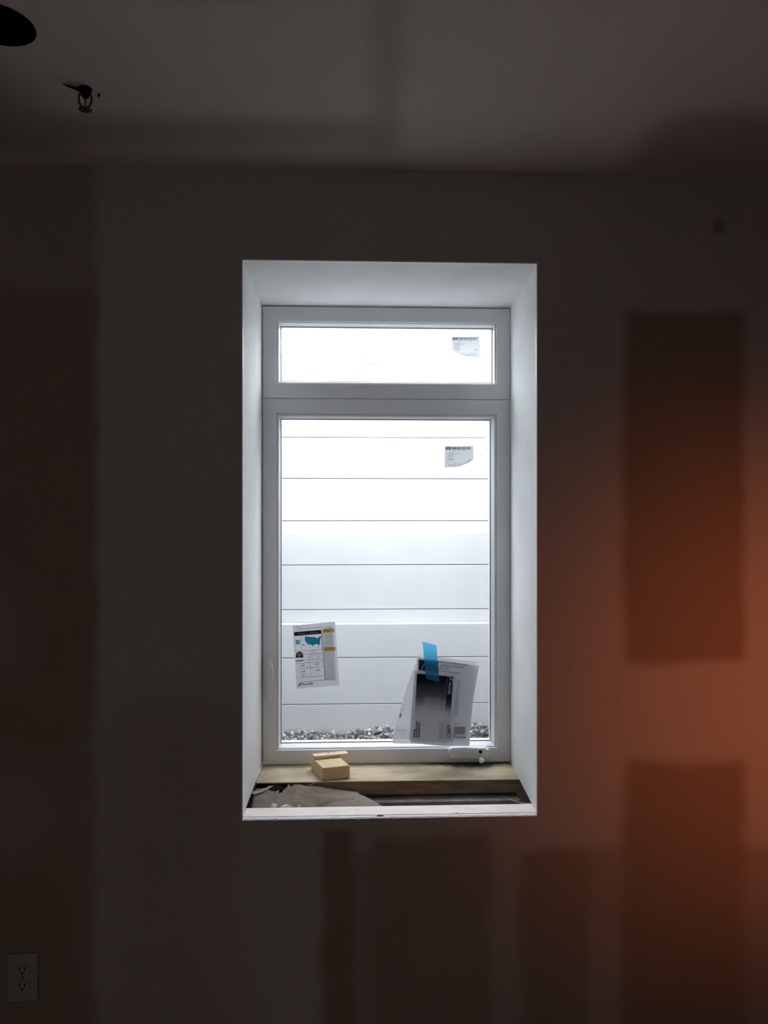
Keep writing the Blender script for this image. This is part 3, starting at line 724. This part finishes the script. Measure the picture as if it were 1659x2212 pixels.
for k in range(7):
    a0, a1 = math.pi * (1.0 - k * .075), math.pi * (1.0 - (k + 1) * .075)
    line(b, g(555 + 72 * math.cos(a0), 460 - 95 * math.sin(a0)), g(555 + 72 * math.cos(a1), 460 - 95 * math.sin(a1)), 1.6, yBc, .0011)
obj('logo_print', b, M['white_print'], shB)

b = bmesh.new(); patch(b, g(388, 460), g(930, 520), g(885, 1392), g(318, 1362), yD, 0, 8, 14)
fo = tag(obj('folder', b, M['card'], smooth=True), 'grey folder with a dark cloudy cover picture, frontmost of the papers', 'folder', 'papers taped to the pane')
# cover picture: dark above, fading into cloud
pic = noisy('cover_picture', (.02, .025, .035), (.045, .05, .06), 30, 5, .6); nt = pic.node_tree; bs = nt.nodes['Principled BSDF']
tc = nd(nt, 'ShaderNodeTexCoord'); sp = nd(nt, 'ShaderNodeSeparateXYZ'); nt.links.new(tc.outputs['Generated'], sp.inputs[0])
nz = nd(nt, 'ShaderNodeTexNoise'); nz.inputs['Scale'].default_value = 4.0; nz.inputs['Detail'].default_value = 5; nt.links.new(tc.outputs['Generated'], nz.inputs['Vector'])
ma = nd(nt, 'ShaderNodeMath', operation='MULTIPLY_ADD'); ma.inputs[1].default_value = .35; nt.links.new(nz.outputs['Fac'], ma.inputs[0]); nt.links.new(sp.outputs['Z'], ma.inputs[2])
rp = nd(nt, 'ShaderNodeValToRGB'); el = rp.color_ramp.elements
el[0].position = .30; el[0].color = (.72, .72, .76, 1); el[1].position = 1.05; el[1].color = (.012, .017, .028, 1)
x_ = el.new(.62); x_.color = (.16, .16, .19, 1); x_ = el.new(.48); x_.color = (.45, .45, .49, 1)
nt.links.new(ma.outputs[0], rp.inputs['Fac'])
df = nd(nt, 'ShaderNodeBsdfDiffuse'); tl_ = nd(nt, 'ShaderNodeBsdfTranslucent'); mxs = nd(nt, 'ShaderNodeMixShader'); mxs.inputs[0].default_value = .42
for n_ in (df, tl_): nt.links.new(rp.outputs['Color'], n_.inputs[0])
nt.links.new(df.outputs[0], mxs.inputs[1]); nt.links.new(tl_.outputs[0], mxs.inputs[2]); nt.links.new(mxs.outputs[0], nt.nodes['Material Output'].inputs[0])
b = bmesh.new(); patch(b, g(418, 503), g(806, 538), g(775, 1056), g(392, 1040), yD, .0006, 6, 8); obj('cover_picture', b, pic, fo)
b = bmesh.new(); knockout(b, lambda s, r: g(808 - 14 * s + (76 - 2 * s) * r, 540 + 5 * r + 225 * s), 'ProVia', .33, .97, .30, .72, yD, .0006, 110, 30, .2, .02); obj('logo_box', b, M['ink'], fo); b = bmesh.new()
patch(b, g(794, 768), g(868, 772), g(850, 1060), g(775, 1056), yD, .0006, 2, 4); obj('cover_picture', b, pic, fo); b = bmesh.new()
text(b, 'ASPECT', g(805, 1150), g(806, 1338), 40 / 5.925, yD, E, .15, .025)
obj('series_print', b, M['ink'], fo); b = bmesh.new()
text(b, 'Homeowner', g(440, 1135), g(436, 1330), 26 / 5.925, yD, E, .1, .035)
text(b, 'Informational', g(410, 1115), g(402, 1325), 24 / 5.925, yD, E, .1, .035)
text(b, 'Packet', g(377, 1215), g(372, 1325), 24 / 5.925, yD, E, .1, .035)
obj('title_print', b, M['ink'], fo)
b = bmesh.new(); text(b, 'ENDURE', g(726, 1132), g(714, 1342), 38 / 5.925, yD, E, 0, -.008); line(b, g(790, 1148), g(783, 1335), .7, yD, E); line(b, g(708, 1140), g(700, 1345), .6, yD, E); obj('grey_print', b, M['ink_grey'], fo)
b = bmesh.new()
for k in range(6):
    a0, a1 = k * .28, (k + 1) * .28
    line(b, g(828 + 50 * math.sin(a0), 605 - 58 * math.cos(a0) + 4), g(828 + 50 * math.sin(a1), 605 - 58 * math.cos(a1) + 4), 1.4, yD, .0016)
line(b, g(838, 590), g(872, 572), 1.6, yD, .0016)
obj('logo_print', b, M['white_print'], fo)

b = bmesh.new()
yT = lambda u, v: (YG - .0006) - .0075 * min(1, max(0, (v - 1405) / 14)) - .043 * max(0, (v - 1415) / 190)
patch(b, g(488, 95), g(668, 140), g(708, 612), g(535, 570), yT, 0, 4, 14)
tag(obj('painters_tape', b, M['tape'], smooth=True), 'strip of translucent blue painter\'s tape holding the papers on the pane', 'tape')

# ------------------------------------------------------------------ things on the sill and in the gap
# cut block of pine
def zpt(u, v, z): return atz(u, v, z)
f0, f1, bl_ = zpt(697.3, 1686.7, ZS), zpt(755.8, 1680.6, ZS), zpt(672.3, 1662.0, ZS)
H = 0.0355
n_ = Vector((-(f1 - f0).y, (f1 - f0).x, 0)).normalized()
depth = (bl_ - f0).dot(n_)
br_ = f1 + (bl_ - f0)
bm = bmesh.new(); zz = Vector((0, 0, ZS + .0003 - f0.z)); up = Vector((0, 0, H))
hexa(bm, [p + zz for p in (f0, f1, br_, bl_)] + [p + zz + up for p in (f0, f1, br_, bl_)]); bevel(bm, .0012, 1)
blk = tag(obj('wood_block', bm, M['pine']), 'short cut block of pale pine on the sill board', 'wood block')
# tapered shim lying across its back
ztop = ZS + H + .0006
s0, s1, s2, s3 = [atz(u, v, ztop) for u, v in ((678.5, 1641.5), (752.5, 1634.0), (750.5, 1629), (680.5, 1635.5))]
ex = (s1 - s0); ey = Vector((-ex.y, ex.x, 0)).normalized() * 0.027
bm = bmesh.new(); u1, u2 = Vector((0, 0, .0100)), Vector((0, 0, .0055)); lift = Vector((0, 0, .0035))
hexa(bm, [s0, s1 + lift, s1 + ey + lift, s0 + ey, s0 + u1, s1 + lift + u2, s1 + ey + lift + u2, s0 + ey + u1]); bevel(bm, .0007, 1)
shim = tag(obj('wood_shim', bm, M['cedar']), 'thin tapered wooden shim lying on the pine block', 'shim')
bm = bmesh.new()
for s in (.42, .58):
    c = s0 + ex * s + ey * .5 + u1 * .96 + lift * s
    for k in range(2):
        a = c + ex.normalized() * (.003 * k); b2 = a + ex.normalized() * .004 + ey * .12
        w_ = ey * .05
        bm.faces.new([bm.verts.new(q + Vector((0, 0, .0006 - .0019 * 0))) for q in (a - w_, b2 - w_, b2 + w_, a + w_)])
obj('pencil_mark', bm, M['dark'], shim)

# crumpled kraft paper in the gap behind the ledge
def gx(u, v, Y): return at(u, v, Y).x
XA, XB = xr(.16, -1) + .004, gx(893, 1735, .12)
bm = bmesh.new(); NX, NY = 80, 36; gg = {}
hole = (atz(600, 1706, ZS - .02).x, 0.218)
for i in range(NX + 1):
    for j in range(NY + 1):
        s, t = i / NX, j / NY
        yy = .076 + t * (.246 - .076)
        xa = xr(yy, -1) + .003
        x = xa + (XB - xa) * s * (1 - .22 * t * s)
        z = ZS - .012 - .010 * (1 - t) + .014 * t * (1 - s) ** 1.5 - .026 * t * s ** 2
        fold = .52 - .30 * s                                                       # long crease: the sheet bends down towards the ledge
        z += (-.055 * max(0, fold - t) if s < .8 else -.011) * (1 - .6 * s)
        z += .012 * max(0, 1 - abs(s - .15 - .04 * t) / .045) * (.3 + .7 * t)      # upright pleat near the left end
        z -= .010 * max(0, 1 - abs(s - .215 - .02 * t) / .04) * t
        z -= .006 * max(0, 1 - abs(t - .40 - 1.1 * (s - .50)) / .07) * (1 if .42 < s < .70 else 0)
        z += .005 * mnoise.noise((x * 12, yy * 20, 4)) + .006 * abs(mnoise.noise((x * 22 + yy * 30, yy * 26, 9)))
        z -= .022 * max(0, (s - .75) / .25) ** 2
        gg[i, j] = bm.verts.new((x, yy, min(z, ZS - .002)))
for i in range(NX):
    for j in range(NY):
        c = (gg[i, j].co + gg[i + 1, j + 1].co) / 2
        if ((c.x - hole[0]) / .021) ** 2 + ((c.y - hole[1]) / .017) ** 2 < 1 + .4 * mnoise.noise(c * 60): continue
        bm.faces.new((gg[i, j], gg[i + 1, j], gg[i + 1, j + 1], gg[i, j + 1]))
bmesh.ops.solidify(bm, geom=bm.faces[:], thickness=.0006)
kp = tag(obj('kraft_paper', bm, M['kraft'], smooth=True), 'crumpled brown building paper with a torn hole, stuffed in the sill gap', 'paper')
bm = bmesh.new(); fl = []
for k in range(9):
    t = k / 8; uu, vv = 546 + 46 * t, 1716 - 19 * t ** 1.5
    a = atz(uu, vv, ZS - .003 + .004 * t ** 2); c = atz(uu - 1, vv - 7.5 * math.sin(math.pi * min(1, .25 + t * .75)) ** .8 - .3, ZS - .004 + .004 * t ** 2)
    fl.append((bm.verts.new(a), bm.verts.new(c)))
for a, c in zip(fl[:-1], fl[1:]): bm.faces.new((a[0], c[0], c[1], a[1]))
bmesh.ops.solidify(bm, geom=bm.faces[:], thickness=.0008)
obj('torn_flap', bm, M['kraft_pale'], kp)

def chunk(name, u, v, Y, dz, sx, sy, sz, m, seed, parent=None):
    rn = random.Random(seed); bm = bmesh.new(); c = at(u, v, Y)
    for _ in range(18):
        d = Vector((rn.gauss(0, 1), rn.gauss(0, 1), rn.gauss(0, 1))).normalized(); bm.verts.new((d.x * sx * rn.uniform(.8, 1.1), d.y * sy * rn.uniform(.8, 1.1), d.z * sz * rn.uniform(.7, 1.1)))
    rr = bmesh.ops.convex_hull(bm, input=list(bm.verts))
    bmesh.ops.delete(bm, geom=[q for q in set(rr['geom_interior'] + rr['geom_unused']) if isinstance(q, bmesh.types.BMVert)], context='VERTS')
    o = obj(name, bm, m); o.location = c; return o
tag(chunk('plaster_crumb', 591, 1740.5, .084, 0, .0105, .007, .0075, M['crumb'], 1), 'rounded white plaster crumb, leftmost at the back of the ledge', 'crumb', 'plaster crumbs behind the ledge')
tag(chunk('plaster_crumb', 618, 1742, .084, 0, .0165, .006, .0056, M['crumb'], 2), 'long flat white plaster crumb in the gap, longest of the crumbs', 'crumb', 'plaster crumbs behind the ledge')
tag(chunk('plaster_crumb', 647, 1742.5, .084, 0, .0046, .005, .0056, M['crumb'], 3), 'small pointed white plaster crumb, rightmost of the crumbs', 'crumb', 'plaster crumbs behind the ledge')
bm = bmesh.new(); fl = []
for k in range(11):
    t = k / 10; uu, vv = 1089 + 58 * t, 1722 + 12.5 * math.sin(t * math.pi * .55)
    a = at(uu, vv, .150 - .055 * t); c = at(uu + .5, vv + .5 + 2.4 * t, .148 - .055 * t); fl.append((bm.verts.new(a), bm.verts.new(c)))
for a, c in zip(fl[:-1], fl[1:]): bm.faces.new((a[0], a[1], c[1], c[0]))
bmesh.ops.solidify(bm, geom=bm.faces[:], thickness=.0006)
tag(obj('paper_tape_strip', bm, M['crumb']), 'curled white sliver of joint tape at the right end of the gap', 'paper tape')
c0_, c1_ = atz(659, 1701.5, ZS - .006), atz(682, 1690.5, ZS + .001)
bm = bmesh.new(); tube(bm, [at(659, 1701.5, .247), at(664, 1698.5, .246), at(672, 1695.0, .247), at(683, 1690.0, .251)], [.0016, .0012, .0009, .0005], 6); fix(bm)
tag(obj('wood_splinter', bm, M['kraft_pale']), 'thin pale wood splinter hanging off the front edge of the sill board', 'splinter')
def marks(name, lst, z, m, parent):
    bm = bmesh.new()
    for u, v, wd, hh in lst:
        rn = random.Random(int(u)); c = atz(u, v, z); pts = []
        for k in range(7):
            a = k * 2 * math.pi / 7; pts.append(bm.verts.new((c.x + wd * rn.uniform(.5, 1.1) * math.cos(a), c.y + hh * rn.uniform(.5, 1.1) * math.sin(a), z)))
        bm.faces.new(pts)
    return obj(name, bm, m, parent)
trim2 = bpy.data.objects['trim_2']
marks('chipped_mark', [(770, 1749, .004, .0016), (769.5, 1758.5, .003, .0014), (987, 1756, .005, .002), (993, 1758, .004, .002), (1076, 1742.5, .003, .0013), (1087, 1753.5, .003, .001), (982, 1744.5, .002, .001)], ZS + .0007, M['dark_wood'], trim2)
marks('gouge', [(813, 1680, .0035, .0012)], ZS + .0004, M['dark_wood'], t1)
bm = bmesh.new(); tube(bm, [at(812, 1765, .008), at(818, 1762.0, .009), at(826, 1762.5, .009), at(832, 1764.5, .006)], [.0012, .0030, .0026, .0008], 6); fix(bm)
obj('torn_edge', bm, M['dark_wood'], wall)

# ------------------------------------------------------------------ ceiling fittings and the outlet
bm = bmesh.new(); lathe(bm, [(CR + .0012, -.0006), (CR - .0006, -.0008), (CR - .0006, .014), (CR * .97, .016), (CR * .97, .12), (.001, .12)], (can_x, can_c[1], CEIL), 40); fix(bm)
can = tag(obj('recessed_light', bm, M['black'], smooth=True), 'unlit black recessed light can in the ceiling corner', 'ceiling light')
bm = bmesh.new(); lathe(bm, [(.001, .05), (.02, .052), (.034, .062), (.038, .085), (.03, .115), (.001, .119)], (can_x, can_c[1], CEIL), 24); fix(bm); obj('bulb', bm, M['black'], can, True)

pz = atz(184, 190, CEIL); S = Vector((pz.x, pz.y, CEIL))
spr = tag(empty('fire_sprinkler', S), 'small metal pendant fire sprinkler hanging from the ceiling', 'sprinkler')
bm = bmesh.new(); lathe(bm, [(.001, .004), (.012, .004), (.012, -.006), (.0085, -.009), (.0085, -.015), (.0045, -.020), (.001, -.021)], S, 18); fix(bm); obj('body', bm, M['black'], spr, True)
for s in (-1, 1):
    bm = bmesh.new(); tube(bm, [S + Vector((s * x, 0, z)) for x, z in ((.008, -.008), (.0125, -.016), (.0125, -.028), (.0085, -.036), (.002, -.040))], .0021, 8); fix(bm); obj('frame_arm', bm, M['brass'], spr, True)
bm = bmesh.new(); tube(bm, [S + Vector((0, 0, -.020)), S + Vector((0, 0, -.028)), S + Vector((0, 0, -.039))], [.0013, .0016, .0012], 8); fix(bm); obj('bulb', bm, M['bulb_red'], spr, True)
bm = bmesh.new(); vsD = []
for k in range(32):
    rr_ = .0135 if k % 4 < 2 else .0085; a = k * 2 * math.pi / 32; vsD.append((rr_ * math.cos(a), rr_ * math.sin(a)))
lo_ = [bm.verts.new(S + Vector((x, y, -.0445))) for x, y in vsD]; hi_ = [bm.verts.new(S + Vector((x, y, -.0425))) for x, y in vsD]
bm.faces.new(lo_[::-1]); bm.faces.new(hi_)
for k in range(32): bm.faces.new((lo_[k], lo_[(k + 1) % 32], hi_[(k + 1) % 32], hi_[k]))
fix(bm); obj('deflector', bm, M['brass'], spr)
# ragged cut in the ceiling board beside it
bm = bmesh.new(); pts = [(132, 179), (150, 183.5), (165, 186.5), (180, 188), (196, 190), (202, 192.5), (194, 196), (182, 197), (170, 197), (158, 191.5), (146, 187)]
a = [bm.verts.new(atz(u, v, CEIL) - Vector((0, 0, .0008))) for u, v in pts]; bm.faces.new(a); obj('ragged_cut', bm, M['dark'], ceil_o)
bm = bmesh.new(); pts = [(211.5, 199), (213, 199.5), (218, 206), (211.5, 209.5)]
a = [bm.verts.new(atz(u, v, CEIL) - Vector((0, 0, .0008))) for u, v in pts]; bm.faces.new(a); obj('ragged_cut', bm, M['black'], ceil_o)

P = rect(17.5, 84, 2059, 2160, 0.0)
px, pzc = (P[0] + P[1]) / 2, (P[2] + P[3]) / 2; pw, ph = .0355, (P[3] - P[2]) / 2
out = tag(empty('power_outlet', (px, 0, pzc)), 'pale duplex power outlet with cover plate low on the wall', 'outlet')
bm = bmesh.new(); box(bm, px - pw, px + pw, -.0055, -.0002, pzc - ph, pzc + ph); bevel(bm, .0022, 2); obj('cover_plate', bm, M['plate'], out)
for s in (-1, 1):
    zc = pzc + s * .0195; bm = bmesh.new(); pts = []
    for k in range(24):
        a = k * 2 * math.pi / 24; pts.append((px + .0170 * math.cos(a), zc + max(-.0125, min(.0125, .0170 * math.sin(a)))))
    prism(bm, pts, -.0075, -.0050); fix(bm); rc = obj('receptacle', bm, M['plate'], out)
    for x, hh in ((-.0063, .0045), (.0063, .0036)):
        bm = bmesh.new(); box(bm, px + x - .0012, px + x + .0012, -.0078, -.0070, zc + .0035 - hh, zc + .0035 + hh); fix(bm); obj('slot', bm, M['dark'], rc)
    bm = bmesh.new(); lathe(bm, [(.0001, -.0078), (.0025, -.0078), (.0025, -.0070)], (px, 0, zc - .0070), 12, 'y'); fix(bm); obj('ground_hole', bm, M['dark'], rc)
bm = bmesh.new(); lathe(bm, [(.0001, -.0066), (.003, -.0063), (.0034, -.0052)], (px, 0, pzc), 14, 'y'); fix(bm); obj('screw', bm, M['brass'], out)

# ------------------------------------------------------------------ the work lamp right of the picture
lm = tag(empty('work_lamp', (LAMP.x, LAMP.y, 0)), 'clamp work lamp with a metal reflector on a floor stand', 'lamp')
ax = (LAMP_AIM - LAMP).normalized(); q = Vector((0, 0, 1)).rotation_difference(ax).to_matrix()
def lamp_lathe(prof, name, m):
    bm = bmesh.new(); lathe(bm, prof, (0, 0, 0), 28)
    for v in bm.verts: v.co = q @ v.co + LAMP
    fix(bm); return obj(name, bm, m, lm, True)
M['alu'] = mat('spun_aluminium', (.7, .7, .7), .35, .5, 1.0)
lamp_lathe([(.021, -.085), (.025, -.07), (.05, -.055), (.085, -.02), (.10, .03), (.103, .032), (.104, .030), (.088, -.023), (.052, -.060), (.027, -.075)], 'reflector', M['alu'])
lamp_lathe([(.001, -.16), (.018, -.155), (.02, -.09), (.0205, -.075), (.001, -.074)], 'socket', M['dark'])
bm = bmesh.new(); tube(bm, [LAMP - ax * .13 + Vector((0, 0, -.02)), Vector((LAMP.x + .03, LAMP.y - .13, 1.1)), Vector((LAMP.x + .03, LAMP.y - .13, .03))], .011, 10); fix(bm); obj('pole', bm, M['dark'], lm)
for k in range(3):
    a = k * 2 * math.pi / 3 + .4; bm = bmesh.new()
    tube(bm, [Vector((LAMP.x + .03, LAMP.y - .13, .30)), Vector((LAMP.x + .03 + .19 * math.cos(a), LAMP.y - .13 + .19 * math.sin(a), .012))], .009, 8); fix(bm); obj('leg', bm, M['dark'], lm)
